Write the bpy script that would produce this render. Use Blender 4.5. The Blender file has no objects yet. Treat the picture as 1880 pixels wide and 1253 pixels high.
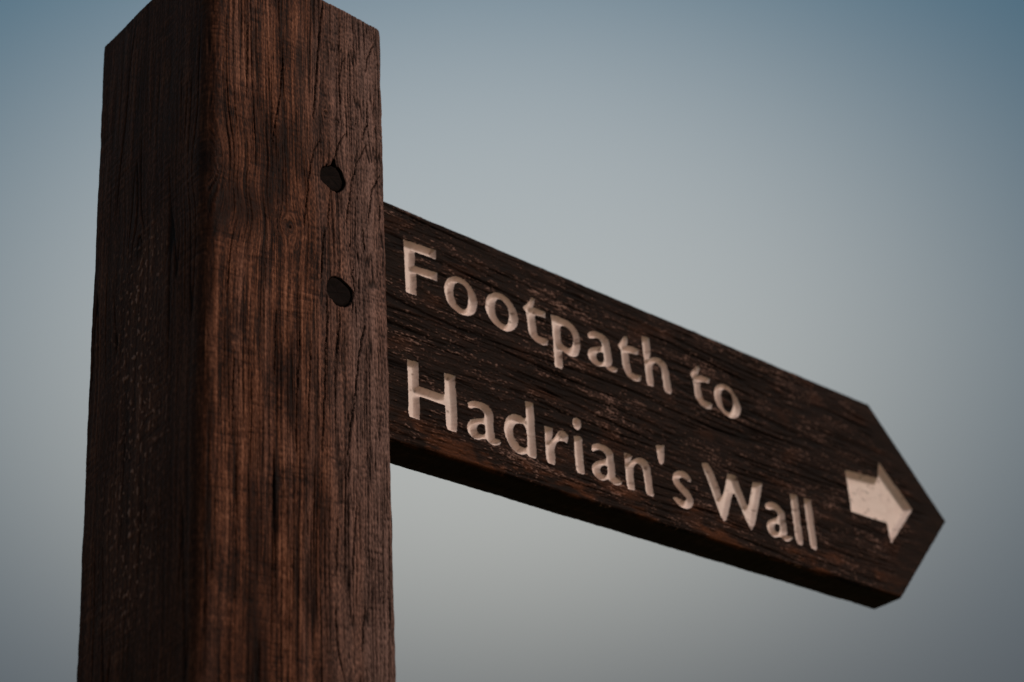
import bpy, math
import numpy as np
from mathutils import Matrix, Vector

scene = bpy.context.scene
TOP = 2.40                                   # height of the post's near top corner above the ground, metres

# ------------------------------------------------------------------ camera
cam_data = bpy.data.cameras.new("camera")
cam = bpy.data.objects.new("camera", cam_data)
scene.collection.objects.link(cam)
R = ((0.757221025, -0.282981310, -0.588674696),
     (-0.650061144, -0.414181929, -0.637082286),
     (-0.063536042, 0.865086648, -0.497582419))
M = Matrix(R).to_4x4()
M.translation = Vector((-0.44647070, -0.71079138, -0.75166715 + TOP))
cam.matrix_world = M
cam_data.sensor_width = 36.0
cam_data.lens = 3505.0107 / 1880.0 * 36.0
cam_data.clip_start = 0.05
cam_data.clip_end = 3000.0
cam_data.dof.use_dof = True
cam_data.dof.focus_distance = 1.07
cam_data.dof.aperture_fstop = 7.5
scene.camera = cam

# ------------------------------------------------------------------ sky and sun
SUN_DIR = Vector((0.42, -0.72, 0.62)).normalized()      # towards the sun: behind the camera, to its right
world = bpy.data.worlds.new("World")
scene.world = world
world.use_nodes = True
nt = world.node_tree
nt.nodes.clear()
N = nt.nodes.new
L = nt.links.new


def vmath(op, a, b=None):
    n = N("ShaderNodeVectorMath"); n.operation = op
    for i, v in enumerate((a, b)):
        if v is None: continue
        if isinstance(v, (tuple, list, Vector)): n.inputs[i].default_value = tuple(v)
        else: L(v, n.inputs[i])
    return n.outputs["Value"] if op == "DOT_PRODUCT" else n.outputs["Vector"]


def fmath(op, a, b=None, c=None, clamp=False):
    n = N("ShaderNodeMath"); n.operation = op; n.use_clamp = clamp
    for i, v in enumerate((a, b, c)):
        if v is None: continue
        if isinstance(v, (int, float)): n.inputs[i].default_value = v
        else: L(v, n.inputs[i])
    return n.outputs[0]


def vscale(vec, fac):
    n = N("ShaderNodeVectorMath"); n.operation = "SCALE"
    if isinstance(vec, (tuple, list)): n.inputs[0].default_value = vec
    else: L(vec, n.inputs[0])
    L(fac, n.inputs["Scale"])
    return n.outputs["Vector"]


tc = N("ShaderNodeTexCoord")
d = vmath("NORMALIZE", tc.outputs["Generated"])
sep = N("ShaderNodeSeparateXYZ"); L(d, sep.inputs[0])
elev = fmath("MAXIMUM", fmath("MINIMUM", fmath("DIVIDE", fmath("SUBTRACT", sep.outputs["Z"], 0.5), 0.15), 1.5), -1.3)
# soft out-of-focus clouds spread over the whole dome; the broad one that stands behind the sign is fitted to its extent
ca = fmath("DIVIDE", vmath("DOT_PRODUCT", d, (0.77193913, -0.63370124, -0.05032607)), math.radians(16.0))
cb = fmath("DIVIDE", vmath("DOT_PRODUCT", d, (-0.29409721, -0.42619249, 0.85549214)), math.radians(11.0))
q = fmath("POWER", fmath("ADD", fmath("MULTIPLY", ca, ca), fmath("MULTIPLY", cb, cb)), 1.5)
front = fmath("GREATER_THAN", vmath("DOT_PRODUCT", d, (0.56357502, 0.64558709, 0.51536443)), 0.0)
cloud = fmath("MULTIPLY", fmath("EXPONENT", fmath("MULTIPLY", q, -1.0)), front)
for az, el, size in ((20, 62, 15), (96, 35, 15), (150, 22, 14), (165, 58, 16), (205, 33, 15), (255, 55, 16), (262, 20, 14),
                     (310, 34, 15), (338, 58, 14), (345, 18, 14), (100, 84, 14)):
    a, e = math.radians(az), math.radians(el)
    c = (math.cos(e) * math.cos(a), math.cos(e) * math.sin(a), math.sin(e))
    g = fmath("EXPONENT", fmath("MULTIPLY", fmath("SUBTRACT", 1.0, vmath("DOT_PRODUCT", d, c)), -2.0 / math.radians(size) ** 2))
    cloud = fmath("MAXIMUM", cloud, g)
sky = N("ShaderNodeTexSky")
sky.sky_type = "NISHITA"
sky.sun_disc = False
sky.sun_elevation = math.asin(SUN_DIR.z)
sky.sun_rotation = math.atan2(SUN_DIR.x, SUN_DIR.y)
sky.dust_density = 1.5
base = vmath("ADD", (0.390, 0.855, 1.185), vscale((-0.120, 0.185, 0.420), elev))
tw = N("ShaderNodeValue"); tw.outputs[0].default_value = 0.12
base = vmath("ADD", base, vscale(sky.outputs["Color"], tw.outputs[0]))
ccol = vmath("ADD", (3.779, 3.494, 3.037), vscale((-0.561, -0.482, -0.289), elev))
tot = vmath("ADD", base, vscale(ccol, cloud))
bg = N("ShaderNodeBackground"); bg.inputs["Strength"].default_value = 0.1
L(tot, bg.inputs["Color"])
wo = N("ShaderNodeOutputWorld"); L(bg.outputs[0], wo.inputs["Surface"])

sun_data = bpy.data.lights.new("sun", "SUN")
sun_data.energy = 2.0
sun_data.angle = math.radians(18.0)
sun_data.color = (1.0, 0.87, 0.76)
sun = bpy.data.objects.new("sun", sun_data)
scene.collection.objects.link(sun)
sun.rotation_euler = SUN_DIR.to_track_quat("Z", "Y").to_euler()
sun.location = (2, -4, 6)

scene.view_settings.view_transform = "Standard"
scene.view_settings.look = "None"
scene.view_settings.exposure = 0.0
scene.view_settings.gamma = 1.0


# ------------------------------------------------------------------ helpers: noise
def _hash(ix, iy, seed):
    h = (ix.astype(np.uint32) * np.uint32(374761393)) ^ (iy.astype(np.uint32) * np.uint32(668265263)) ^ np.uint32((seed * 2246822519) & 0xFFFFFFFF)
    h = (h ^ (h >> np.uint32(13))) * np.uint32(1274126177)
    h = (h ^ (h >> np.uint32(16))) * np.uint32(2654435761)
    return (h ^ (h >> np.uint32(15))).astype(np.float32) * np.float32(1.0 / 4294967296.0)


def P(x, y, seed=0):
    """2-D gradient noise, about -1..1"""
    x = np.asarray(x, np.float32); y = np.asarray(y, np.float32)
    x, y = np.broadcast_arrays(x, y)
    fx = np.floor(x); fy = np.floor(y)
    ix = fx.astype(np.int64); iy = fy.astype(np.int64)
    u = x - fx; v = y - fy
    su = u * u * u * (u * (u * 6 - 15) + 10); sv = v * v * v * (v * (v * 6 - 15) + 10)

    def gr(i, j):
        a = _hash(ix + i, iy + j, seed) * np.float32(2 * math.pi)
        return np.cos(a) * (u - i) + np.sin(a) * (v - j)
    a = gr(0, 0) * (1 - su) + gr(1, 0) * su
    b = gr(0, 1) * (1 - su) + gr(1, 1) * su
    return (a * (1 - sv) + b * sv) * np.float32(1.5)


def sst(a, b, x):
    t = np.clip((x - a) / (b - a), 0, 1)
    return t * t * (3 - 2 * t)


def chaikin(poly, it=2, lim=48):
    pts = [np.array(p, float) for p in poly]
    hard = None
    for k in range(it):
        n = len(pts); out = []; oh = []
        for i in range(n):
            p, a, b = pts[i], pts[i - 1], pts[(i + 1) % n]
            if hard is None:
                d1, d2 = p - a, b - p
                ang = abs(math.degrees(math.atan2(d1[0] * d2[1] - d1[1] * d2[0], d1 @ d2)))
                h = ang > lim
            else:
                h = hard[i]
            if h:
                out.append(p); oh.append(True)
            else:
                out.append(p * 0.78 + a * 0.22); oh.append(False)
                out.append(p * 0.78 + b * 0.22); oh.append(False)
        pts, hard = out, oh
    return np.array(pts)


def sdf_polys(polys, X, Z):
    """signed distance (negative inside, even-odd) of flat arrays X, Z to closed polygons"""
    best = np.full(X.shape, 1e9, np.float32); ins = np.zeros(X.shape, bool)
    for p in polys:
        q = np.roll(p, -1, 0)
        for (ax, az), (bx, bz) in zip(p, q):
            ex, ez = bx - ax, bz - az
            l2 = ex * ex + ez * ez
            if l2 < 1e-9: continue
            t = np.clip(((X - ax) * ex + (Z - az) * ez) / l2, 0, 1)
            dd = (X - ax - t * ex) ** 2 + (Z - az - t * ez) ** 2
            np.minimum(best, dd, out=best)
            c = (az > Z) != (bz > Z)
            if c.any():
                xi = ax + (Z - az) * ex / (ez if abs(ez) > 1e-9 else 1e-9)
                ins ^= c & (X < xi)
    s = np.sqrt(best)
    return np.where(ins, -s, s)


ORIGIN = np.array((0.06, 0.06, -TOP))        # the root Empty stands at the foot of the post


def mesh_obj(name, verts, faces, mat, parent=None, attr=None, smooth=True):
    """faces: (n,4) or (n,3) int array; verts in metres relative to the post's near top corner"""
    faces = np.asarray(faces, np.int32)
    used = np.unique(faces)
    remap = np.full(len(verts), -1, np.int32); remap[used] = np.arange(len(used))
    v = (np.asarray(verts, np.float64)[used] - ORIGIN).astype(np.float32)
    f = remap[faces]
    me = bpy.data.meshes.new(name)
    me.vertices.add(len(v)); me.vertices.foreach_set("co", v.ravel())
    k = f.shape[1]
    me.loops.add(f.size); me.loops.foreach_set("vertex_index", f.ravel())
    me.polygons.add(len(f))
    me.polygons.foreach_set("loop_start", np.arange(0, f.size, k, dtype=np.int32))
    me.polygons.foreach_set("use_smooth", np.full(len(f), smooth))
    me.update(calc_edges=True)
    if attr is not None:
        at = me.attributes.new("grain", "FLOAT_COLOR", "POINT")
        a = np.ones((len(used), 4), np.float32); a[:, :attr.shape[1]] = attr[used]
        at.data.foreach_set("color", a.ravel())
    me.materials.append(mat)
    ob = bpy.data.objects.new(name, me)
    scene.collection.objects.link(ob)
    if parent: ob.parent = parent
    return ob


# ------------------------------------------------------------------ materials
def new_mat(name):
    m = bpy.data.materials.new(name); m.use_nodes = True
    t = m.node_tree; t.nodes.clear()
    out = t.nodes.new("ShaderNodeOutputMaterial"); b = t.nodes.new("ShaderNodeBsdfPrincipled")
    t.links.new(b.outputs[0], out.inputs["Surface"])
    return m, t, b


def ramp(t, src, stops):
    r = t.nodes.new("ShaderNodeValToRGB")
    el = r.color_ramp.elements
    el[0].position, el[0].color = stops[0][0], (*stops[0][1], 1)
    el[1].position, el[1].color = stops[-1][0], (*stops[-1][1], 1)
    for p, c in stops[1:-1]:
        e = el.new(p); e.color = (*c, 1)
    t.links.new(src, r.inputs[0])
    return r.outputs[0]


def mixc(t, fac, a, b, mode="MIX"):
    n = t.nodes.new("ShaderNodeMix"); n.data_type = "RGBA"; n.blend_type = mode
    for s, v in (("Factor", fac), ("A", a), ("B", b)):
        if isinstance(v, (int, float)): n.inputs[s].default_value = v
        elif isinstance(v, tuple): n.inputs[s].default_value = (*v, 1)
        else: t.links.new(v, n.inputs[s])
    return n.outputs["Result"]


def noise_node(t, scale, stretch=(1, 1, 1), detail=3.0, rough=0.6):
    c = t.nodes.new("ShaderNodeTexCoord"); mp = t.nodes.new("ShaderNodeMapping")
    mp.inputs["Scale"].default_value = stretch
    t.links.new(c.outputs["Object"], mp.inputs["Vector"])
    n = t.nodes.new("ShaderNodeTexNoise"); n.inputs["Scale"].default_value = scale
    n.inputs["Detail"].default_value = detail; n.inputs["Roughness"].default_value = rough
    t.links.new(mp.outputs[0], n.inputs["Vector"])
    return n.outputs["Fac"]


def wood_mat(name, stops, crack, weather, stretch, rough, bump, spec=0.5):
    """grain.r = tone of the grain, grain.g = dirt in cracks and knots, grain.b = weathered grey-pink wear"""
    m, t, b = new_mat(name)
    a = t.nodes.new("ShaderNodeAttribute"); a.attribute_name = "grain"
    s = t.nodes.new("ShaderNodeSeparateColor"); t.links.new(a.outputs["Color"], s.inputs[0])
    fine = noise_node(t, 1000.0, stretch, 3.0)
    mm = t.nodes.new("ShaderNodeMath"); mm.operation = "MULTIPLY_ADD"
    t.links.new(fine, mm.inputs[0]); mm.inputs[1].default_value = 0.56
    sub = t.nodes.new("ShaderNodeMath"); sub.operation = "SUBTRACT"; sub.inputs[1].default_value = 0.28
    t.links.new(s.outputs[0], sub.inputs[0]); t.links.new(sub.outputs[0], mm.inputs[2])
    col = ramp(t, mm.outputs[0], stops)
    col = mixc(t, s.outputs[2], col, mixc(t, mm.outputs[0], weather[0], weather[1]))
    col = mixc(t, s.outputs[1], col, crack)
    t.links.new(col, b.inputs["Base Color"])
    r = t.nodes.new("ShaderNodeMath"); r.operation = "MULTIPLY_ADD"
    t.links.new(fine, r.inputs[0]); r.inputs[1].default_value = 0.25; r.inputs[2].default_value = rough - 0.12
    t.links.new(r.outputs[0], b.inputs["Roughness"])
    b.inputs["Specular IOR Level"].default_value = spec
    bp = t.nodes.new("ShaderNodeBump"); bp.inputs["Strength"].default_value = bump; bp.inputs["Distance"].default_value = 0.0006
    t.links.new(fine, bp.inputs["Height"]); t.links.new(bp.outputs[0], b.inputs["Normal"])
    return m


post_mat = wood_mat("stained_oak_post",
                    [(0.0, (0.008, 0.004, 0.003)), (0.33, (0.038, 0.0125, 0.0062)), (0.60, (0.112, 0.0385, 0.0195)), (1.0, (0.30, 0.120, 0.068))],
                    (0.006, 0.0035, 0.003), ((0.016, 0.0075, 0.006), (0.27, 0.145, 0.115)), (1.0, 1.0, 0.12), 0.62, 0.5, 0.035)
board_mat = wood_mat("stained_oak_board",
                     [(0.0, (0.008, 0.0048, 0.0036)), (0.40, (0.017, 0.0085, 0.0058)), (0.62, (0.042, 0.020, 0.0140)), (1.0, (0.23, 0.128, 0.100))],
                     (0.005, 0.0035, 0.003), ((0.016, 0.006, 0.003), (0.13, 0.042, 0.018)), (0.15, 1.0, 1.0), 0.6, 0.5, 0.02)
plug_mat = wood_mat("dark_end_grain_plug",
                    [(0.0, (0.0035, 0.002, 0.0016)), (1.0, (0.012, 0.0065, 0.005))],
                    (0.003, 0.002, 0.002), ((0.004, 0.003, 0.003), (0.014, 0.009, 0.007)), (1, 1, 1), 0.8, 0.2, 0.03)

paint_mat, pt, pb = new_mat("cream_paint")
pa = pt.nodes.new("ShaderNodeAttribute"); pa.attribute_name = "grain"
ps = pt.nodes.new("ShaderNodeSeparateColor"); pt.links.new(pa.outputs["Color"], ps.inputs[0])
n1 = noise_node(pt, 160.0, (1, 1, 1), 5.0)
n2 = noise_node(pt, 700.0, (1, 1, 1), 2.0)
pcol = ramp(pt, n1, [(0.25, (0.66, 0.485, 0.425)), (0.5, (0.765, 0.585, 0.512)), (0.8, (0.80, 0.63, 0.56))])
pcol = mixc(pt, ps.outputs[0], pcol, (0.13, 0.062, 0.034))
spk = ramp(pt, n2, [(0.0, (1, 1, 1)), (0.235, (1, 1, 1)), (0.26, (0, 0, 0)), (1.0, (0, 0, 0))])
pcol = mixc(pt, spk, pcol, (0.16, 0.085, 0.055))
pt.links.new(pcol, pb.inputs["Base Color"])
pb.inputs["Roughness"].default_value = 0.6
pb.inputs["Specular IOR Level"].default_value = 0.3
pbp = pt.nodes.new("ShaderNodeBump"); pbp.inputs["Strength"].default_value = 0.25; pbp.inputs["Distance"].default_value = 0.0004
pt.links.new(n1, pbp.inputs["Height"]); pt.links.new(pbp.outputs[0], pb.inputs["Normal"])

grass_mat, gt, gb = new_mat("grass_ground")
gn = noise_node(gt, 0.6, (1, 1, 1), 8.0)
gt.links.new(ramp(gt, gn, [(0.3, (0.090, 0.090, 0.038)), (0.55, (0.135, 0.124, 0.058)), (0.8, (0.190, 0.165, 0.090))]), gb.inputs["Base Color"])
gb.inputs["Roughness"].default_value = 0.95

# ------------------------------------------------------------------ ground
gv = np.array([(-400, -400, -TOP), (400, -400, -TOP), (400, 400, -TOP), (-400, 400, -TOP)], float) + np.array((0.06, 0.06, 0))
ground = mesh_obj("ground", gv + np.array((0, 0, -TOP)) * 0 , [[0, 1, 2, 3]], grass_mat)
ground.location = (0.06, 0.06, 0.0)
ground["kind"] = "structure"
ground["label"] = "dry moorland grass that the signpost stands in"

# ------------------------------------------------------------------ the signpost
root = bpy.data.objects.new("fingerpost", None)
scene.collection.objects.link(root)
root.location = (0.06, 0.06, 0.0)
root.empty_display_size = 0.3
root["label"] = "dark brown oak signpost with a carved footpath arm pointing right against pale sky"
root["category"] = "signpost"

A = 120.0                                     # side of the square post, mm
HOLES = [
    [(74.4, -134.4), (75.0, -129.2), (76.3, -127.2), (77.8, -126.7), (78.9, -124.0), (79.9, -125.8), (82.0, -123.4), (83.2, -119.0), (84.4, -118.9),
     (85.1, -122.8), (86.5, -123.4), (87.2, -123.5), (89.3, -126.2), (90.7, -130.0), (91.7, -132.4), (90.6, -136.4), (87.6, -139.8), (83.2, -141.1),
     (80.4, -139.8), (76.8, -138.0), (74.7, -136.4)],
    [(78.4, -207.5), (78.8, -202.7), (80.6, -199.1), (83.4, -197.4), (87.0, -197.3), (91.1, -199.4), (95.0, -201.4), (96.5, -204.9), (95.5, -208.6),
     (93.3, -212.3), (90.0, -214.7), (86.5, -215.3), (83.8, -214.9), (81.0, -212.6), (79.0, -211.0)],
]


# the splits that can be picked out on the front face: width, course (mm)
CRACKS = [
    (1.0, [(77.0, -6.2), (73.7, -42.3), (71.2, -76.7), (70.3, -89.9), (69.8, -97.8)]),
    (0.8, [(92.2, -38.8), (89.1, -51.1), (87.8, -59.7), (88.5, -76.7)]),
    (0.9, [(114.2, -14.7), (108.4, -32.4), (106.8, -44.1)]),
    (0.5, [(100.2, -79.5), (98.7, -90.6)]),
    (0.9, [(107.3, -65.6), (107.5, -84.1), (103.6, -97.5)]),
    (0.9, [(91.9, -97.4), (86.7, -108.5), (83.7, -120.7)]),
    (0.8, [(107.5, -98.5), (99.2, -116.2), (94.8, -136.8), (91.5, -161.6)]),
    (0.7, [(74.9, -108.5), (69.8, -119.3), (67.0, -135.4), (62.9, -172.5)]),
    (0.9, [(116.3, -116.8), (110.3, -130.6), (107.4, -150.4)]),
    (0.7, [(80.7, -142.4), (79.1, -167.8)]),
    (0.8, [(93.9, -169.4), (93.6, -180.2)]),
    (0.9, [(103.3, -158.6), (103.9, -175.4)]),
    (0.9, [(97.2, -183.9), (95.2, -191.8), (96.8, -200.3), (95.2, -217.2)]),
    (0.8, [(86.5, -215.7), (86.1, -230.9), (85.3, -249.0)]),
    (0.8, [(79.1, -220.6), (76.5, -244.1), (76.1, -266.4), (73.6, -308.9)]),
    (0.7, [(67.0, -243.9), (65.9, -275.0), (64.7, -311.4)]),
    (1.1, [(103.5, -221.7), (99.2, -242.5), (96.4, -265.7), (92.1, -292.0), (90.3, -305.5)]),
    (0.6, [(60.0, -239.5), (58.3, -277.3), (56.9, -313.5)]),
    (0.6, [(44.8, -231.0), (43.7, -270.9)]),
    (0.9, [(91.8, -302.9), (90.5, -322.1)]),
    (1.0, [(95.5, -331.3), (93.0, -358.4), (91.8, -374.7)]),
    (0.8, [(83.2, -340.5), (81.7, -374.9)]),
    (0.8, [(64.3, -344.4), (64.1, -357.3)]),
    (0.9, [(99.7, -385.5), (97.5, -412.2)]),
    (0.8, [(81.1, -389.3), (82.2, -411.8), (86.1, -427.9)]),
    (0.9, [(116.0, -135.1), (115.1, -150.4)]),
    (0.7, [(49.4, -60.1), (46.3, -96.3), (41.9, -124.4)]),
    (0.6, [(25.3, -48.0), (24.6, -102.2)]),
    (0.7, [(18.4, -263.6), (18.4, -319.4)]),
    (0.8, [(76.8, -168.6), (73.6, -205.0)]),
]


def splits(X, Z):
    out = np.zeros_like(X)
    wob = 0.5 * P(Z / 6, X / 80, 141) + 0.25 * P(Z / 2.2, X / 40, 142)
    for w, pts in CRACKS:
        pts = np.array(pts)
        sel = (X > pts[:, 0].min() - 4) & (X < pts[:, 0].max() + 4) & (Z > pts[:, 1].min() - 3) & (Z < pts[:, 1].max() + 3)
        xs, zs = X[sel] + wob[sel], Z[sel]
        o = np.argsort(pts[:, 1]); zz = pts[o, 1]
        xc = np.interp(zs, zz, pts[o, 0])
        run = np.clip((zs - zz[0]) / 7, 0, 1) * np.clip((zz[-1] - zs) / 7, 0, 1) if zz[-1] < -12 else np.clip((zs - zz[0]) / 7, 0, 1)
        ww = 0.62 * w * np.sqrt(np.clip(run, 0.0, 1)) + 1e-3
        out[sel] = np.maximum(out[sel], (1 - sst(0.45, 1.15, abs(xs - xc) / ww)) * (run > 0.02))
    return out


def ring_flow(X, Z, knots):
    U = X.copy()
    core = np.zeros_like(X)
    for kx, kz, r, s in knots:
        dx = X - kx; dz = (Z - kz) / s
        rr = dx * dx + dz * dz
        U -= r * r * dx / (rr + 0.25 * r * r) 
        core = np.maximum(core, np.exp(-rr / (0.42 * r * r)))
    return U, core


def right_face(X, Z):
    """front face with the plugs: X 0..120 across, Z down from the top, mm -> height, tone, dirt, wear"""
    knots = [(52.5, -176, 4.6, 1.4), (78.5, -88, 2.0, 1.4), (86.0, -91.5, 1.7, 1.4), (-4.0, -152, 14.0, 1.5), (84, -131, 3.2, 1.6),
             (87, -206, 2.4, 1.6)]
    U, core = ring_flow(X, Z, knots)
    U = U + 2.6 * P(X / 70, Z / 210, 1) + 0.55 * P(X / 20, Z / 70, 2) + 0.18 * P(X / 5, Z / 18, 3)
    sweep = np.exp(-((X - 26) / 20) ** 2 - ((Z + 170) / 17) ** 2)
    U = U + 0.30 * (Z + 170) * sweep
    core = np.where((abs(X - 84) < 12) & (abs(Z + 131) < 20) | (abs(X - 87) < 12) & (abs(Z + 206) < 20), 0, core)
    n1 = P(U * 0.11, Z * 0.003, 11); n2 = P(U * 0.34, Z * 0.007, 12); n3 = P(U * 0.70, Z * 0.007, 13); n4 = P(U * 1.3, Z * 0.02, 14)
    blot = P(X * 0.035, Z * 0.012, 15) + 0.5 * P(X * 0.10, Z * 0.035, 16)
    sv = Z - 0.08 * X + 1.3 * P(X / 40, Z / 30, 18)
    saw = P(sv * 0.50, X * 0.03, 17)
    saw2 = P((Z - 0.05 * X) * 1.1, X * 0.07, 19)
    sline = (1 - sst(0.02, 0.16, abs(P(sv * 0.20, X * 0.018, 145)))) * sst(-0.1, 0.35, P(X / 24, Z / 16, 146))
    micro = P(U * 1.25, Z * 0.42, 20)
    # cracks along the grain that open and close
    k1 = P(U * 0.15, Z * 0.0022, 21); m1 = sst(0.05, 0.35, P(U * 0.09, Z * 0.010, 22) - 0.05)
    right = sst(58, 98, X)
    wr = 0.35 + 0.65 * right
    c1 = (1 - sst(0.012, 0.075 * wr + 0.025, abs(k1))) * m1
    k2 = P(U * 0.26, Z * 0.0030, 23); m2 = sst(-0.15, 0.3, P(U * 0.12, Z * 0.012, 24) + 0.05)
    c2 = (1 - sst(0.02, 0.16, abs(k2))) * m2
    k3 = P(U * 0.50, Z * (0.008 + 0.0 * X), 25); m3 = sst(-0.45, 0.25, P(U * 0.10, Z * 0.022, 26))
    k6 = P(U * 0.42, Z * 0.028, 147); c6 = (1 - sst(0.03, 0.20, abs(k6))) * sst(0.0, 0.35, P(U * 0.16, Z * 0.035, 148)) * right
    c3 = (1 - sst(0.03, 0.22, abs(k3))) * m3
    c5 = splits(X, Z)
    kr = ((X - 52.5) / 3.2) ** 2 + ((Z + 176) / 2.4) ** 2 + 0.5 * P(X / 2, Z / 2, 156)
    knot = np.clip(np.exp(-kr) * 1.1, 0, 1) + 0.5 * np.exp(-((X - 79) / 1.6) ** 2 - ((Z + 89) / 1.2) ** 2) + 0.5 * np.exp(-((X - 86) / 1.5) ** 2 - ((Z + 91.5) / 1.1) ** 2)
    edge_blot = (1.1 * np.exp(-((X - 22) / 20) ** 2 - ((Z + 172 - 0.35 * (X - 22)) / 19) ** 2) + 1.0 * np.exp(-((X + 2) / 11) ** 2 - ((Z + 140) / 26) ** 2)) * (0.8 + 0.5 * P(U * 0.16, Z * 0.03, 144))
    edge_blot += 0.75 * np.exp(-(X / 8.0) ** 2) * (0.75 + 0.5 * P(X * 0.1, Z / 25, 155))  # tone darkened all along the near arris
    edge_blot += 0.55 * np.exp(-((X - 30) / 22) ** 2) * sst(-395, -440, Z)
    plume = np.exp(-((X - 33 - 2.0 * P(Z / 20, 1.5, 30)) / 6.5) ** 2) * sst(-318, -352, Z) * (0.65 + 0.6 * P(U * 0.25, Z * 0.02, 31))
    tip = np.exp(-((X - 50) / 9) ** 2) * sst(-20, -5, Z) + 0.8 * np.exp(-((X - 48) / 5) ** 2 - ((Z + 40) / 40) ** 2)
    stain_and_dark = np.clip(0.75 * edge_blot + 0.9 * plume + 0.5 * tip + 0.35 * sst(0.15, 0.7, blot), 0, 1)
    sawm = 0.15 + 0.85 * sst(-0.3, 0.5, P(X / 22, Z / 28, 38))
    pore = sst(0.30, 0.75, P(U * 1.25, Z * 0.10, 39)) * sst(-0.35, 0.3, P(X * 0.09, Z * 0.02, 40))
    mott = sst(-0.05, 0.85, P(X * 0.055, Z * 0.022, 149) + 0.6 * P(X * 0.14, Z * 0.075, 150) + 0.45 * P(X * 0.33, Z * 0.22, 151)) * (1 - 0.75 * right)
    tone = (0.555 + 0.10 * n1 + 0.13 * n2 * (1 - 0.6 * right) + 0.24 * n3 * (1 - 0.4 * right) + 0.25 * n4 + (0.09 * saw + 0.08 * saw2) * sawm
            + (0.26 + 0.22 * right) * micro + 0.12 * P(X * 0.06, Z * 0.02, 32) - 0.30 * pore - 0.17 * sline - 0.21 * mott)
    fleck = sst(0.45, 0.85, P(U * 0.85, Z * 0.14, 35) + 0.4 * P(U * 1.4, Z * 0.4, 36))
    tone = (tone + 0.22 * fleck * (0.3 + 0.7 * sst(30, 90, X))) * (1 - 0.78 * stain_and_dark)
    dirt = np.maximum.reduce([0.97 * c1, 0.85 * c2, 0.80 * c3 * (1 - 0.4 * right), 0.85 * c6, 0.97 * c5, 0.8 * core, 0.95 * knot])
    wear = np.clip(sst(52, 112, X) * 0.95 + 0.30 * P(U * 0.12, Z * 0.008, 33) - 0.2 * stain_and_dark, 0, 1)
    h = 0.05 * n2 + 0.14 * n3 + 0.13 * n4 + (0.06 * saw + 0.05 * saw2) * sawm + (0.13 + 0.10 * right) * micro - 0.18 * pore - 0.12 * sline - 1.7 * c1 - 0.8 * c2 - 0.35 * c3 - 0.8 * c6 - 1.5 * c5 * sst(-1, -14, Z) - 0.5 * core + 0.2 * fleck
    h += 0.5 * P(X / 40, Z / 120, 34)
    for hp in HOLES:
        poly = chaikin(hp, 1, 70)
        sel = (abs(X - 85) < 18) & (abs(Z - (poly[:, 1].min() + poly[:, 1].max()) / 2) < 20)
        s = np.full(X.shape, 9.0, np.float32)
        s[sel] = sdf_polys([poly], X[sel], Z[sel])
        inside = sst(0.25, -0.9, s)
        h = h * (1 - inside) - 6.0 * inside
        dirt = np.maximum(dirt, sst(0.9, 0.1, s))
    return h, tone, dirt, wear


def left_face(X, Z):
    """shaded face: X 0 at the near corner .. 120 at the far corner"""
    U, core = ring_flow(X, Z, [(2.0, -150, 10.0, 1.6), (70, -175, 6.0, 2.2)])
    U = U + 3.0 * P(X / 60, Z / 160, 41) + 1.0 * P(X / 18, Z / 50, 42)
    n1 = P(U * 0.08, Z * 0.003, 43); n2 = P(U * 0.25, Z * 0.008, 44); n3 = P(U * 0.5, Z * 0.02, 45)
    diag = P((Z + 0.06 * X + 3 * P(X / 50, Z / 40, 47)) * 0.34, X * 0.03, 46)
    diag2 = P((Z + 0.1 * X) * 0.8, X * 0.06, 48)
    band = np.exp(-((X - 66 + 8 * P(Z / 60, 2.2, 49)) / 24) ** 2) * sst(-150, -190, Z) * sst(-430, -360, Z)
    sp = P(U * 0.42, Z * 0.22, 50) + 0.4 * P(U * 0.8, Z * 0.5, 51)
    glint_speck = sst(0.40, 0.66, sp) * (0.06 + 0.94 * band)  # specular glints painted as pale flecks in tone and wear, slightly raised
    k1 = P(U * 0.10, Z * 0.005, 52)
    c1 = (1 - sst(0.012, 0.07, abs(k1))) * sst(0.0, 0.3, P(U * 0.05, Z * 0.012, 53))
    dm = 0.2 + 0.8 * sst(-0.2, 0.5, P(X / 30, Z / 45, 56))
    tone = 0.305 + 0.08 * n1 + 0.10 * n2 + 0.11 * n3 + (0.09 * diag + 0.07 * diag2) * dm + 0.16 * P(U * .8, Z * .35, 54) + 0.03 * band + 0.55 * glint_speck
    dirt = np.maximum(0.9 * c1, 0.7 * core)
    wear = np.clip(0.08 + 0.8 * glint_speck + 0.1 * band, 0, 1)
    h = 0.15 * n2 + 0.16 * n3 + (0.13 * diag + 0.09 * diag2) * dm + 0.12 * P(X * .8, Z * .5, 54) + 0.5 * glint_speck - 1.0 * c1 * sst(-5, -40, Z) + 0.6 * P(X / 30, Z / 60, 55)
    return h, tone, dirt, wear


# ---- post: columns run round the section, rows run down
RC = 3.0
RN = 9.0                                       # the near arris is worn rounder
cols = []                                      # x, y, nx, ny, face code, coordinate on the face


def straight(p0, p1, nrm, step, face, s0, s1):
    n = max(2, int(round(math.dist(p0, p1) / step)))
    for i in range(n):
        t = (i + 0.5) / n
        cols.append((p0[0] + (p1[0] - p0[0]) * t, p0[1] + (p1[1] - p0[1]) * t, nrm[0], nrm[1], face, s0 + (s1 - s0) * t))


def corner(cx, cy, a0, n, fa, sa, fb, sb, RC=RC):
    for i in range(n):
        t = (i + 0.5) / n
        a = math.radians(a0 + 90 * t)
        f, s = (fa, sa) if t < 0.5 else (fb, sb)
        off = RC * math.pi / 2 * (t if t < .5 else 1 - t)
        cols.append((cx + RC * math.cos(a), cy + RC * math.sin(a), math.cos(a), math.sin(a), f, s + (off if s > 60 else -off)))


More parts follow.
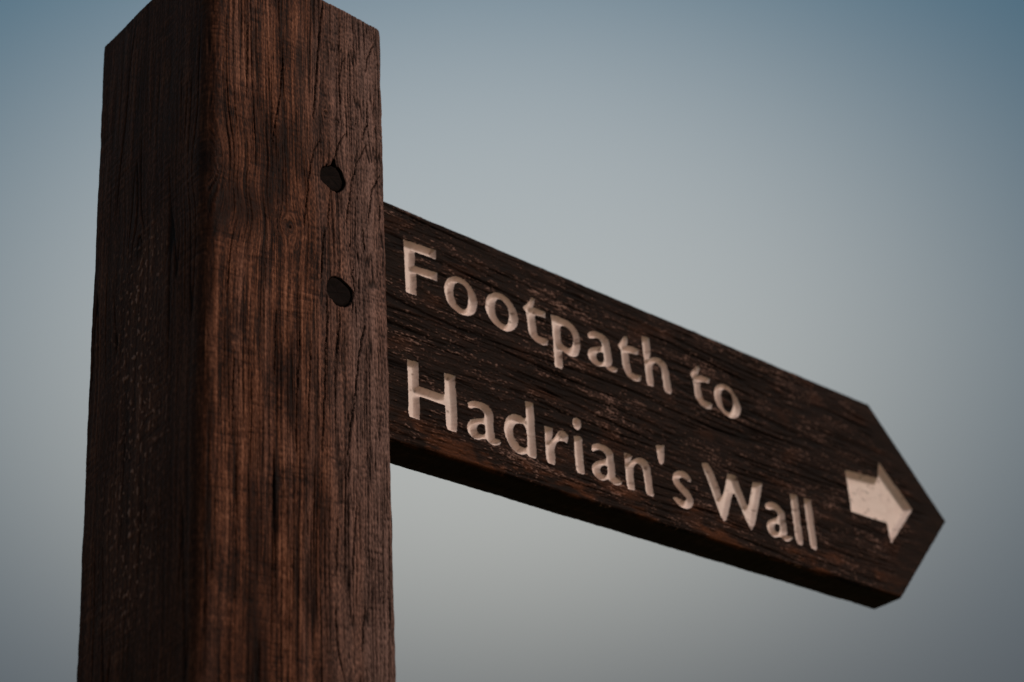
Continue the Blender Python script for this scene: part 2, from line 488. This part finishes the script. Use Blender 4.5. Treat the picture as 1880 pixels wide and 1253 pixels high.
# walking counter-clockwise seen from above: left face (far corner -> near corner), front face (near -> right), then the two backs
straight((0, A - RC), (0, RN), (-1, 0), 0.62, 1, A - RC, RN)
corner(RN, RN, 180, 18, 1, RN, 0, RN, RN)
straight((RN, 0), (A - RC, 0), (0, -1), 0.36, 0, RN, A - RC)
corner(A - RC, RC, 270, 12, 0, A - RC, 2, RC)
straight((A, RC), (A, A - RC), (1, 0), 6.0, 2, RC, A - RC)
corner(A - RC, A - RC, 0, 4, 2, A - RC, 3, RC)
straight((A - RC, A), (RC, A), (0, 1), 6.0, 3, RC, A - RC)
corner(RC, A - RC, 90, 10, 3, A - RC, 1, A - RC)
cols = np.array(cols)
rows = np.concatenate([np.array([0, -0.12, -0.35, -0.7, -1.2, -1.8]), np.arange(-2.4, -515, -0.56), np.linspace(-516, -2440, 60)])
nc, nr = len(cols), len(rows)
Zg = np.repeat(rows[:, None], nc, 1).astype(np.float32)
Sg = np.repeat(cols[None, :, 5], nr, 0).astype(np.float32)
H = np.zeros((nr, nc), np.float32); T = np.full((nr, nc), 0.4, np.float32); D = np.zeros((nr, nc), np.float32); Wv = np.full((nr, nc), 0.2, np.float32)
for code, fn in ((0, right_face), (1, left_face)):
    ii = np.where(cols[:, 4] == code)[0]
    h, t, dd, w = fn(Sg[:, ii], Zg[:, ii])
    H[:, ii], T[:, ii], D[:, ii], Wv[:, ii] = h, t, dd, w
for code in (2, 3):
    ii = np.where(cols[:, 4] == code)[0]
    H[:, ii] = 0.3 * P(Sg[:, ii] / 8, Zg[:, ii] / 60, 60 + code); T[:, ii] = 0.4 + 0.2 * P(Sg[:, ii] / 5, Zg[:, ii] / 80, 64)
# at the rounded corners the relief of both faces runs out so that the two meet
cornerw = np.minimum(abs(cols[:, 2]), abs(cols[:, 3]))
H = H * (1 - 0.5 * np.clip(cornerw * 1.4, 0, 1))[None, :]
# bruised, uneven arrises
H += (cornerw > 0.02)[None, :] * cornerw[None, :] * (0.45 * P(Zg / 9, Sg * 0 + 3.3, 70) + 0.5 * P(Zg / 30, Sg * 0 + 5.1, 71))
# top rim eased over
top_in = np.where(rows > -2.4, 2.4 - np.sqrt(np.clip(2.4 ** 2 - (rows + 2.4) ** 2, 0, None)), 0)
Hh = H - top_in[:, None]
x = cols[None, :, 0] + cols[None, :, 2] * Hh
y = cols[None, :, 1] + cols[None, :, 3] * Hh
fx, fy = x / A, y / A
x = x + 1.5 * fx
y = y + 0.5 * fy
x = x * (1 + 0.0112 * Zg / A)
y = y * (1 + 0.0165 * Zg / A)
z = Zg + (-6.96 * fx + 0.3 * fy) * np.clip(1 + Zg / 100.0, 0, 1)
V = np.stack([x, y, z], -1).reshape(-1, 3) / 1000.0
idx = np.arange(nr * nc).reshape(nr, nc)
a = idx[:-1]; b = idx[1:]
F = np.stack([a, b, np.roll(b, -1, 1), np.roll(a, -1, 1)], -1).reshape(-1, 4)
# top: concentric rings closing to the middle (end grain)
ring = idx[0]; cap_v = []; cap_f = []
cen = V[ring].mean(0); prev = ring; base_n = len(V)
for s in (0.85, 0.6, 0.3, 0.02):
    nv = cen + (V[ring] - cen) * s + np.array((0, 0, 0.0004 * (1 - s)))
    cur = base_n + np.arange(nc); base_n += nc
    cap_v.append(nv)
    cap_f.append(np.stack([prev, np.roll(prev, -1), np.roll(cur, -1), cur], -1)[:, ::-1])
    prev = cur
V = np.concatenate([V] + cap_v); F = np.concatenate([F] + cap_f)
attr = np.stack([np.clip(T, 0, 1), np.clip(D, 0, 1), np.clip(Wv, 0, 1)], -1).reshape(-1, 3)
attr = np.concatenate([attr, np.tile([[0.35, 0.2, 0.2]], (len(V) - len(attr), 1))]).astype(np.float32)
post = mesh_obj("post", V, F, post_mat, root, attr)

# ---- plugs: short dark pegs sunk in the two holes
for k, hp in enumerate(HOLES):
    poly = np.array(hp)
    if k == 0: poly = np.array([p for p in hp if p[1] < -123.2])
    c = poly.mean(0); poly = c + (chaikin(poly, 2, 100) - c) * 0.99
    n = len(poly)
    poly = poly + 0.25 * np.stack([P(poly[:, 0] / 1.5, poly[:, 1] / 1.5, 152), P(poly[:, 0] / 1.5, poly[:, 1] / 1.5, 153)], -1)
    rad = [1.0, 0.97, 0.75, 0.5, 0.25, 0.02]; vs = []; fs = []; at = []
    layers = [(1.0, 9.0)] + [(r_, 1.1 + 0.15 * (1 - r_) if r_ < 1 else 1.6) for r_ in rad]
    for r_, dep in layers:
        q = c + (poly - c) * r_
        dep_ = dep + 0.25 * P(q[:, 0] * 0.5 + q[:, 1] * 0.9, q[:, 0] * 0.1, 80 + k)
        vs.append(np.stack([q[:, 0], dep_ * np.ones(n), q[:, 1]], -1))
        tn = 0.45 + 0.6 * P(q[:, 1] * 0.9 - q[:, 0] * 0.35, q[:, 0] * 0.08, 82 + k)
        at.append(np.stack([tn, 0 * tn, 0 * tn], -1))
    for l in range(len(layers) - 1):
        i0 = l * n + np.arange(n); i1 = (l + 1) * n + np.arange(n)
        fs.append(np.stack([i0, np.roll(i0, -1), np.roll(i1, -1), i1], -1))
    vv = np.concatenate(vs); vv[:, 0] *= (1 + 0.0112 * vv[:, 2] / A)
    ff = np.concatenate(fs)
    area = 0.5 * np.sum(poly[:, 0] * np.roll(poly[:, 1], -1) - np.roll(poly[:, 0], -1) * poly[:, 1])
    if area < 0: ff = ff[:, ::-1]
    mesh_obj("wooden_plug", vv / 1000, ff, plug_mat, root, np.clip(np.concatenate(at), 0, 1).astype(np.float32))

# ------------------------------------------------------------------ the arm
GLYPHS = [
  ('F', 1, [[(169.9,-115.8),(178.0,-115.3),(195.3,-114.3),(195.1,-121.0),(179.0,-121.4),(178.4,-122.7),(178.2,-127.5),(177.7,-132.0),(179.1,-132.1),(195.6,-130.4),(195.1,-136.9),(179.0,-137.3),(178.8,-138.2),(178.5,-146.1),(178.3,-153.0),(170.2,-153.2),(170.0,-141.4),(170.3,-125.7)]]),
  ('o', 0, [[(200.3,-139.6),(201.7,-134.8),(204.5,-131.0),(209.0,-128.1),(213.3,-127.6),(218.5,-128.6),(221.9,-130.8),(224.3,-133.9),(225.8,-137.3),(226.9,-140.1),(226.4,-144.2),(224.8,-149.1),(221.3,-152.2),(217.3,-154.0),(212.1,-154.4),(207.0,-152.6),(203.1,-149.9),(201.0,-145.2)], [(208.7,-135.4),(210.2,-132.5),(213.6,-131.3),(217.0,-132.5),(219.4,-135.6),(219.7,-140.2),(219.2,-145.1),(217.8,-148.5),(215.3,-150.3),(211.9,-149.6),(209.1,-147.0),(207.8,-142.8),(207.8,-138.9)]]),
  ('o', 0, [[(233.2,-140.3),(234.4,-135.1),(237.8,-130.9),(243.0,-128.0),(247.9,-127.6),(252.8,-129.2),(256.6,-132.2),(259.0,-136.2),(260.2,-140.6),(259.6,-145.6),(256.9,-150.1),(252.6,-153.5),(248.0,-154.6),(242.7,-153.6),(238.0,-151.3),(234.8,-147.3),(233.3,-143.8)], [(241.0,-139.2),(241.7,-135.8),(244.4,-132.1),(248.0,-132.0),(251.0,-134.6),(252.5,-138.5),(252.5,-143.2),(251.5,-147.6),(248.8,-150.2),(245.3,-149.6),(242.3,-147.5),(241.1,-143.6)]]),
  ('t', 0, [[(265.1,-131.6),(268.2,-128.1),(271.5,-124.3),(273.6,-121.1),(275.7,-121.8),(275.2,-125.0),(274.1,-128.5),(276.2,-128.1),(284.6,-128.5),(284.1,-132.9),(276.0,-133.5),(274.6,-135.4),(275.1,-140.8),(275.2,-146.4),(276.6,-148.7),(280.3,-149.1),(284.7,-149.1),(283.8,-153.2),(279.3,-154.6),(274.7,-154.3),(270.8,-152.2),(268.5,-149.4),(267.9,-143.2),(267.8,-136.9),(267.8,-134.1)]]),
  ('p', 0, [[(289.2,-128.6),(295.5,-127.5),(298.2,-128.2),(302.5,-128.0),(306.2,-129.0),(309.8,-131.3),(312.3,-134.9),(313.4,-139.9),(313.2,-144.4),(311.6,-149.8),(308.8,-153.5),(304.4,-155.1),(300.2,-154.2),(296.9,-153.1),(296.1,-154.0),(295.9,-159.6),(296.3,-165.1),(294.4,-167.4),(289.1,-166.9),(288.7,-161.9),(289.2,-149.8),(289.1,-139.8)], [(296.2,-137.0),(297.6,-134.3),(300.5,-133.5),(303.8,-134.1),(306.4,-136.5),(307.4,-140.6),(306.7,-144.9),(304.6,-148.4),(301.7,-149.8),(298.4,-149.2),(296.3,-147.5),(296.0,-144.4),(296.3,-140.7)]]),
  ('a', 0, [[(320.7,-133.0),(322.1,-130.9),(325.5,-128.7),(329.5,-128.0),(333.9,-128.0),(337.7,-129.0),(339.8,-131.6),(340.5,-136.4),(340.9,-141.2),(341.0,-148.1),(339.2,-151.1),(341.9,-150.7),(345.1,-150.5),(345.5,-151.6),(343.4,-154.3),(339.4,-155.1),(336.1,-154.3),(333.9,-152.6),(330.3,-154.1),(326.4,-154.8),(322.7,-153.5),(319.8,-151.2),(319.0,-147.8),(320.6,-144.0),(324.1,-141.5),(329.1,-139.7),(333.2,-137.9),(333.1,-135.1),(331.3,-133.4),(328.4,-133.1),(324.8,-134.7),(322.8,-135.6),(321.2,-134.9)], [(326.6,-147.0),(328.1,-144.3),(331.2,-142.9),(333.6,-142.7),(333.8,-145.5),(333.7,-148.4),(331.7,-150.9),(328.7,-151.0),(327.0,-149.3)]]),
  ('t', 0, [[(347.9,-132.5),(351.1,-128.3),(354.8,-123.2),(357.9,-122.4),(357.6,-126.7),(356.7,-129.9),(362.6,-128.6),(367.5,-129.7),(366.2,-133.9),(361.3,-134.6),(357.0,-135.0),(357.1,-140.1),(357.6,-145.7),(358.3,-149.6),(361.8,-150.2),(366.9,-149.4),(366.0,-153.8),(361.0,-155.5),(356.2,-154.8),(352.5,-152.2),(350.5,-147.2),(350.4,-140.2),(350.7,-135.6),(349.4,-133.9)]]),
  ('h', 0, [[(371.7,-117.4),(379.0,-116.3),(378.9,-122.7),(378.8,-129.0),(376.3,-133.8),(380.5,-131.0),(385.3,-129.6),(389.9,-130.1),(393.1,-132.8),(394.4,-138.3),(394.8,-146.1),(395.3,-153.1),(393.4,-155.3),(388.9,-154.8),(387.5,-151.7),(387.8,-145.0),(387.5,-138.0),(385.6,-135.2),(382.6,-134.5),(379.7,-136.7),(378.6,-139.5),(378.4,-145.8),(378.3,-152.5),(377.2,-154.7),(372.7,-154.6),(371.4,-151.3),(371.7,-141.7),(371.6,-131.3),(371.7,-122.9)]]),
  ('t', 0, [[(415.5,-133.2),(418.8,-129.2),(422.6,-124.8),(426.1,-123.5),(425.5,-126.9),(423.5,-131.1),(428.2,-130.3),(435.1,-130.5),(433.9,-134.5),(428.4,-135.1),(425.1,-136.4),(424.5,-139.9),(424.7,-144.9),(424.7,-148.3),(427.1,-150.1),(434.5,-150.0),(432.9,-154.9),(428.2,-155.8),(423.1,-154.8),(419.9,-152.3),(417.9,-147.8),(418.1,-141.9),(418.2,-135.9),(416.9,-134.2)]]),
  ('o', 0, [[(437.6,-141.0),(439.5,-136.2),(442.8,-132.8),(448.0,-130.6),(453.0,-130.1),(457.0,-132.6),(460.6,-136.6),(463.2,-140.5),(464.1,-145.0),(462.7,-149.7),(458.7,-153.8),(453.4,-156.0),(448.1,-155.7),(443.6,-153.6),(439.9,-150.1),(437.9,-146.0)], [(444.6,-139.8),(446.2,-136.3),(449.0,-134.3),(452.9,-134.2),(456.2,-137.1),(456.7,-142.1),(455.8,-147.0),(453.2,-150.8),(450.8,-152.5),(448.1,-152.3),(445.8,-150.0),(444.4,-145.8)]]),
  ('H', 1, [[(169.0,-199.9),(172.7,-199.8),(177.0,-199.2),(177.5,-202.2),(177.1,-208.5),(176.8,-215.6),(178.0,-215.7),(187.0,-215.7),(194.8,-215.7),(196.4,-215.0),(196.7,-208.0),(197.0,-200.3),(205.3,-199.7),(205.1,-207.2),(205.4,-214.5),(205.4,-225.5),(204.7,-235.8),(203.9,-238.2),(197.2,-238.2),(196.3,-235.4),(196.5,-228.1),(196.4,-222.4),(177.5,-222.4),(176.9,-223.1),(176.8,-233.9),(176.1,-238.1),(169.1,-238.0),(168.3,-235.7),(169.0,-221.9),(169.0,-207.4)]]),
  ('a', 0, [[(214.0,-215.2),(218.8,-212.5),(224.0,-211.9),(229.1,-212.2),(232.4,-214.2),(233.9,-217.1),(233.6,-222.7),(233.6,-228.2),(233.9,-233.7),(237.7,-233.7),(238.7,-235.2),(237.4,-237.0),(233.0,-238.8),(229.7,-238.5),(227.5,-236.2),(225.2,-236.3),(221.2,-238.5),(217.0,-238.4),(213.8,-236.1),(212.2,-233.0),(212.8,-229.9),(215.8,-226.1),(220.1,-224.3),(226.2,-222.3),(226.9,-221.2),(226.7,-218.8),(224.9,-217.2),(221.9,-216.7),(218.9,-217.3),(216.3,-218.8),(214.4,-218.4)], [(219.7,-230.8),(221.1,-228.2),(223.8,-226.6),(226.7,-226.6),(226.9,-229.4),(226.7,-232.4),(224.9,-233.8),(221.9,-234.1),(220.2,-232.8)]]),
  ('d', 0, [[(260.8,-200.2),(267.8,-199.9),(267.7,-205.2),(267.6,-210.9),(267.1,-218.6),(266.9,-228.0),(267.0,-236.5),(266.0,-238.4),(261.1,-238.5),(258.9,-236.9),(255.4,-238.8),(250.7,-238.8),(246.9,-236.6),(243.8,-232.7),(242.1,-227.7),(242.0,-222.9),(243.8,-217.5),(246.7,-214.1),(250.8,-211.9),(255.6,-211.6),(258.8,-212.8),(260.5,-211.9),(260.8,-205.4)], [(248.9,-223.1),(251.0,-219.1),(254.2,-217.3),(258.2,-217.4),(260.4,-220.2),(260.4,-225.0),(259.8,-231.9),(257.2,-233.7),(253.7,-233.2),(250.9,-231.0),(249.0,-227.5)]]),
  ('r', 0, [[(275.3,-213.1),(282.1,-212.8),(282.1,-216.9),(280.5,-221.5),(283.5,-218.8),(285.7,-215.2),(289.1,-212.1),(291.9,-212.1),(294.9,-213.7),(295.5,-215.0),(293.6,-219.9),(291.1,-219.7),(287.9,-219.8),(285.0,-221.8),(283.4,-224.5),(282.1,-228.2),(282.6,-232.2),(282.0,-237.6),(281.1,-238.6),(276.2,-238.2),(274.8,-236.2),(274.8,-227.7),(275.3,-220.0)]]),
  ('i', 0, [[(300.0,-212.9),(305.7,-211.7),(307.2,-213.2),(306.6,-218.3),(306.6,-224.4),(306.9,-231.9),(306.3,-237.7),(305.0,-238.6),(300.5,-238.3),(299.1,-236.3),(299.5,-226.4),(299.7,-218.0)], [(299.7,-203.5),(300.9,-200.4),(303.9,-199.0),(306.4,-199.6),(307.6,-202.7),(306.6,-205.7),(304.3,-207.9),(301.8,-207.5),(300.1,-205.7)]]),
  ('a', 0, [[(314.5,-215.9),(316.6,-214.0),(321.5,-212.2),(326.7,-212.3),(330.8,-213.5),(333.4,-215.8),(333.4,-219.7),(333.6,-225.0),(333.4,-232.7),(335.9,-233.5),(338.9,-234.3),(338.4,-236.3),(335.3,-238.2),(331.5,-238.7),(328.8,-237.3),(326.9,-235.9),(322.6,-238.2),(318.4,-238.6),(314.9,-236.5),(313.0,-232.9),(313.9,-229.6),(316.6,-226.6),(322.0,-224.2),(326.4,-222.2),(327.3,-220.6),(326.4,-218.6),(324.2,-217.2),(320.9,-217.0),(318.0,-218.2),(315.5,-219.7),(314.4,-218.8)], [(320.5,-230.4),(322.0,-228.2),(324.4,-226.9),(327.1,-226.8),(327.1,-229.8),(326.6,-232.6),(324.5,-234.3),(322.2,-234.2),(320.5,-232.7)]]),
  ('n', 0, [[(343.5,-212.8),(348.2,-212.1),(350.4,-213.6),(348.1,-218.1),(351.1,-215.6),(355.4,-212.9),(359.8,-212.0),(364.0,-213.6),(365.8,-217.0),(366.3,-223.9),(366.2,-233.2),(366.9,-236.4),(365.5,-238.2),(360.7,-237.9),(359.6,-234.9),(359.5,-227.2),(359.1,-221.2),(357.6,-218.1),(354.8,-217.1),(352.1,-218.8),(350.3,-222.0),(349.9,-228.3),(350.0,-236.7),(348.9,-238.1),(343.8,-238.3),(342.8,-233.6),(343.1,-224.0),(343.2,-217.0)]]),
  ("'", 0, [[(373.7,-198.9),(381.8,-196.6),(380.6,-203.9),(379.3,-210.2),(377.0,-212.2),(374.7,-211.1),(374.2,-205.7)]]),
  ('s', 0, [[(385.9,-219.4),(387.5,-215.4),(391.5,-212.4),(396.7,-211.2),(401.1,-212.2),(403.7,-215.1),(402.8,-217.5),(400.2,-217.9),(397.4,-216.3),(394.9,-216.2),(392.1,-218.1),(392.7,-220.7),(396.4,-222.9),(400.6,-225.3),(403.0,-229.0),(403.4,-232.8),(400.8,-236.8),(396.5,-238.7),(390.5,-238.8),(386.8,-236.7),(384.3,-233.9),(387.0,-232.4),(390.8,-233.3),(395.3,-233.3),(397.1,-231.3),(395.5,-229.0),(391.3,-227.0),(387.7,-224.4),(386.1,-221.7)]]),
  ('W', 0, [[(416.3,-200.1),(421.2,-198.7),(423.6,-200.1),(425.9,-203.5),(427.8,-209.0),(430.5,-214.7),(431.3,-220.9),(433.4,-219.1),(435.8,-214.1),(440.6,-201.5),(447.2,-200.6),(449.6,-201.6),(451.1,-208.1),(453.8,-214.2),(456.1,-220.7),(458.3,-219.9),(460.9,-213.2),(465.3,-201.1),(475.3,-199.6),(472.0,-208.7),(467.9,-218.7),(462.2,-232.2),(457.7,-239.0),(455.6,-236.2),(452.7,-231.7),(449.5,-223.4),(445.6,-215.2),(443.8,-215.2),(442.0,-218.1),(439.2,-224.8),(435.0,-234.2),(432.7,-238.1),(430.6,-238.4),(428.5,-235.8),(425.6,-228.3),(422.6,-218.8),(419.0,-209.0),(416.3,-203.3)]]),
  ('a', 0, [[(474.9,-216.1),(477.7,-213.1),(482.3,-211.5),(487.2,-211.7),(491.3,-213.5),(494.1,-216.1),(494.3,-220.5),(494.2,-226.2),(494.6,-231.4),(492.7,-233.9),(499.1,-233.5),(498.5,-235.3),(492.9,-238.7),(489.6,-238.2),(487.8,-236.5),(484.5,-236.9),(480.4,-238.5),(476.2,-237.5),(474.1,-234.4),(473.8,-230.5),(476.1,-227.1),(480.9,-224.7),(486.9,-221.5),(487.4,-219.4),(485.6,-217.4),(481.8,-217.2),(478.3,-218.5),(475.6,-218.3)], [(481.3,-231.0),(482.3,-228.3),(484.8,-226.9),(487.4,-227.5),(487.4,-230.3),(485.8,-233.2),(483.5,-233.7),(481.7,-232.9)]]),
  ('l', 0, [[(503.1,-200.2),(510.5,-199.5),(510.7,-205.7),(510.2,-216.1),(509.9,-228.5),(509.4,-235.9),(507.3,-238.0),(503.6,-237.3),(502.3,-233.9),(502.6,-223.3),(502.9,-211.0)]]),
  ('l', 0, [[(517.6,-199.5),(524.5,-199.2),(524.7,-206.2),(524.3,-218.8),(524.1,-230.3),(523.8,-235.7),(521.9,-238.0),(517.5,-237.4),(516.8,-232.9),(517.0,-221.4),(516.9,-208.2)]]),
  ('arrow', 1, [[(569.6,-163.7),(606.8,-160.5),(611.6,-146.1),(642.7,-176.5),(609.5,-211.8),(608.3,-196.0),(569.1,-196.8)]]),
]
BY, BT = 46.585, 26.776                        # depth of the arm's front face behind the post's front face; its thickness
Z0, Z1 = -92.26, -256.78
OUT = np.array([(62, Z0 + 1.2), (120, Z0), (611.97, Z0 - 5.13), (683.0, -176.07), (610.4, Z1 + 3.13), (120, Z1), (62, Z1 - .2)])
CELL = 0.46
gx = np.arange(60, 686, CELL); gz = np.arange(Z1 - 3, Z0 + 3, CELL)
X, Zb = np.meshgrid(gx, gz)
X = X.astype(np.float32); Zb = Zb.astype(np.float32)
so = sdf_polys([OUT], X, Zb)
# slightly wavering edges
so = so + 0.22 * P(X / 30, Zb / 30, 90) + 0.12 * P(X / 8, Zb / 8, 91)
sg = np.full(X.shape, 50.0, np.float32); gid = np.full(X.shape, -1, np.int32)
for k, (ch, sharp, polys) in enumerate(GLYPHS):
    pl = [np.array(p, float) if sharp else chaikin(p) for p in polys]
    if sharp: pl = [chaikin(p, 1, 20) for p in polys]
    allp = np.concatenate(pl); lo = allp.min(0) - 4; hi = allp.max(0) + 4
    i0, i1 = np.searchsorted(gx, (lo[0], hi[0])); j0, j1 = np.searchsorted(gz, (lo[1], hi[1]))
    sub = (slice(j0, j1), slice(i0, i1))
    s = sdf_polys(pl, X[sub], Zb[sub]) + 0.10 * P(X[sub] / 1.6, Zb[sub] / 1.6, 92) + 0.10 * P(X[sub] / 5, Zb[sub] / 5, 93)
    better = s < sg[sub]
    sg[sub] = np.where(better, s, sg[sub]); gid[sub] = np.where(better, k, gid[sub])


def snap(S, X, Z):
    gzd, gxd = np.gradient(S, CELL)
    g2 = np.sqrt(gzd ** 2 + gxd ** 2) + 1e-6
    near = abs(S) < 0.55 * CELL
    step = np.where(near, S / g2, 0)
    step = np.clip(step, -0.6 * CELL, 0.6 * CELL)
    return X - step * gxd / g2, Z - step * gzd / g2, near


Xs, Zs, n_out = snap(so, X, Zb)
X2, Z2, n_let = snap(sg, X, Zb)
Xs = np.where(n_let & ~n_out, X2, Xs); Zs = np.where(n_let & ~n_out, Z2, Zs)

# rough-sawn, weathered grain along the arm
U = Zb + 1.5 * P(X / 150, Zb / 30, 101) + 0.4 * P(X / 30, Zb / 9, 102) + 0.02 * (X - 300)
b1 = P(U * 0.065, X * 0.004, 103); b2 = P(U * 0.19, X * 0.010, 104); b3 = P(U * 0.5, X * 0.03, 105); b4 = P(U * 0.9, X * 0.09, 106)
chip = 0.55 * P(U * 0.42, X * 0.085, 107) + 0.80 * P(U * 0.85, X * 0.19, 108) + 0.95 * P(U * 1.2, X * 0.45, 109) - 0.25 + 0.5 * P(X / 45, U / 18, 143)
fur = (1 - sst(0.03, 0.20, abs(P(U * 0.11, X * 0.0065, 110)))) * sst(-0.15, 0.2, P(U * 0.05, X * 0.008, 111))
fur2 = (1 - sst(0.04, 0.26, abs(P(U * 0.24, X * 0.010, 112)))) * sst(-0.1, 0.3, P(U * 0.1, X * 0.02, 113))
end_d = np.maximum(0, -sdf_polys([np.array([(-900, 900), (560, 900), (611.97, Z0 - 5.13), (683.0, -176.07), (610.4, Z1 + 3.13), (560, -900), (-900, -900)])], X, Zb))
planed = sst(26, 12, end_d + 3 * P(X / 15, Zb / 15, 114))          # the planed margin round the point
chipm = sst(-0.25, 1.05, chip + 0.2 * b2)
rel = 1 - 0.8 * planed
hb = (0.30 * b2 + 0.26 * b3 + 0.15 * b4 + 0.55 * (chipm - 0.3)) * rel - (0.8 * fur + 0.6 * fur2) * (1 - planed) + 0.3 * P(X / 60, Zb / 40, 115)
tone = 0.295 + 0.16 * P(X * 0.05, U * 0.16, 154) * rel + 0.08 * b1 + 0.12 * b2 + 0.13 * b3 + 0.12 * b4 + 0.62 * chipm * rel + 0.12 * P(X * 0.9, U * 1.1, 116)
lowedge = sst(Z1 + 30, Z1 + 4, Zb + 6 * P(X / 30, Zb / 12, 117))
rust = np.clip(lowedge * sst(-0.2, 0.5, P(X / 45, U * 0.08, 118) + 0.45 * P(X / 9, U * 0.3, 119)) + 0.30 * sst(0.3, 0.7, P(X / 35, U * 0.06, 120)), 0, 1) * (1 - 0.6 * planed)
tone = tone + 0.15 * rust
dirtb = np.maximum(0.65 * fur, 0.55 * fur2) * (1 - planed)
# groove of each letter: sloping walls down to a flat floor
isarrow = np.array([g[0] == "arrow" for g in GLYPHS] + [False])[gid]
dist = np.clip(-sg, 0, None)
wall = np.where(isarrow, 3.4, 2.5); deep = np.where(isarrow, 4.8, 3.4)
tt = np.clip(dist / wall, 0, 1)
prof = deep * (tt + 0.12 * np.sin(math.pi * tt) - 0.0)
prof = np.minimum(prof, deep * (1 - 0.06 * (1 - tt)))
inside = sg < 0
calm = 0.35 + 0.65 * sst(0, 2.2, np.clip(sg, 0, 9))
hb = np.where(inside, hb * 0.35 * np.exp(-dist / 0.5), hb * calm) - np.where(inside, prof, 0)
hb = np.where(inside, hb + 0.05 * P(X / 3, Zb / 2, 140) * tt, hb)
# eased outer arris
ez = 2.0
hb = hb * (0.3 + 0.7 * sst(0, 4, -so))
e = np.clip(ez + so, 0, ez)
hb = hb - (ez - np.sqrt(np.clip(ez * ez - e * e, 0, None)))
yb = BY - hb
paint = np.clip(sst(0.38, 0.95, P(X / 7, Zb / 5, 121) + 0.5 * P(X / 2.2, Zb / 2.2, 122)) * 0.75 + sst(0.35, -0.1, dist) * 0.30, 0, 1)

VB = np.stack([Xs, yb, Zs], -1).reshape(-1, 3).astype(np.float64)
ny_, nx_ = X.shape
idx = np.arange(ny_ * nx_).reshape(ny_, nx_)
Q = np.stack([idx[:-1, :-1], idx[:-1, 1:], idx[1:, 1:], idx[1:, :-1]], -1).reshape(-1, 4)
sof = np.where(n_out, 0, so).ravel(); sgf = np.where(n_let, 0, sg).ravel()
q_out = sof[Q].mean(1) < 0
q_let = (sgf[Q].mean(1) < 0) & q_out
gq = gid.ravel()[Q]
face_board = Q[q_out & ~q_let]

# close the arm: walls from the outline to the back, then a flat back
edges = np.concatenate([Q[q_out][:, [0, 1]], Q[q_out][:, [1, 2]], Q[q_out][:, [2, 3]], Q[q_out][:, [3, 0]]])
key = np.sort(edges, 1); kk = key[:, 0].astype(np.int64) * (ny_ * nx_) + key[:, 1]
u, first, cnt = np.unique(kk, return_index=True, return_counts=True)
bedge = edges[first[cnt == 1]]
bv = np.unique(bedge)
nb = len(bv); pos = np.full(ny_ * nx_, -1, np.int64); pos[bv] = np.arange(nb)
n0 = len(VB)
levels = [0.10, 0.3, 0.5, 0.7, 0.9, 0.965, 1.0]
extra = []; wallf = []
prev = bedge
cxy = np.array((350.0, 0, -175.0))
for li, t in enumerate(levels):
    p = VB[bv].copy()
    y0 = p[:, 1]
    p[:, 1] = y0 + (BY + BT - y0) * t
    nz = 0.2 * P(p[:, 0] / 25, np.full(nb, t * 3.0) + p[:, 2] / 40, 130) + 0.2 * P(p[:, 0] / 4, np.full(nb, t * 9.0) + p[:, 2] / 6, 131)
    if t > 0.93: nz = nz - (0.5 if t < 1 else 1.6)
    sgn = np.where(p[:, 2] > -175, 1.0, -1.0)
    p[:, 2] += nz * sgn * np.where(p[:, 0] > 676, 0.2, 1)
    extra.append(p)
    cur = np.stack([n0 + li * nb + pos[bedge[:, 0]], n0 + li * nb + pos[bedge[:, 1]]], 1)
    wallf.append(np.stack([prev[:, 1], prev[:, 0], cur[:, 0], cur[:, 1]], -1))
    prev = cur
n1_ = n0 + len(levels) * nb
yback = BY + BT
back = np.array([(62, yback, Z0 - 1.6), (120, yback, Z0 - 1.6), (611, yback, Z0 - 6.6), (680.6, yback, -176.07), (609.5, yback, Z1 + 4.8), (120, yback, Z1 + 1.6), (62, yback, Z1 + 1.6)])
cb_ = np.array([(350, yback, -175.0)])
backf = np.array([[n1_ + 7, n1_ + i, n1_ + (i + 1) % 7, n1_ + (i + 1) % 7] for i in range(7)])
VBA = np.concatenate([VB] + extra + [back, cb_]) / 1000.0
ext = len(VBA) - n0
atb = np.stack([np.clip(tone, 0, 1), np.clip(dirtb, 0, 1), np.clip(rust, 0, 1)], -1).reshape(-1, 3)
ex_xyz = VBA[n0:] * 1000
te = 0.34 + 0.2 * P(ex_xyz[:, 1] * 0.4 + ex_xyz[:, 2] * 0.3, ex_xyz[:, 0] * 0.02, 132) + 0.12 * P(ex_xyz[:, 0] * 0.2, ex_xyz[:, 1] * 0.5, 133)
atb = np.concatenate([atb, np.stack([np.clip(te, 0, 1), np.zeros(ext), np.full(ext, 0.05)], -1)]).astype(np.float32)
tri_back = backf[:, [0, 1, 2]]
FB = np.concatenate([face_board] + wallf)
arm = mesh_obj("sign_arm", VBA, FB, board_mat, root, atb)
arm_back = mesh_obj("back_face", VBA, tri_back, board_mat, arm, atb, smooth=False)

pat = np.stack([paint.ravel(), paint.ravel() * 0, paint.ravel() * 0], -1).astype(np.float32)
Vm = VB / 1000.0
lq = Q[q_let]; lg = gq[q_let]
lgk = lg.max(1)
NAMES = {"'": "apostrophe", "arrow": "arrow"}
for k, (ch, sharp, polys) in enumerate(GLYPHS):
    fk = lq[lgk == k]
    ob = mesh_obj(NAMES.get(ch, "letter"), Vm, fk, paint_mat, arm, pat)
    if ch == "arrow": ob["label"] = "broad cream arrow cut into the pointed end"
    elif ch != "'": ob["label"] = "carved cream letter " + ch
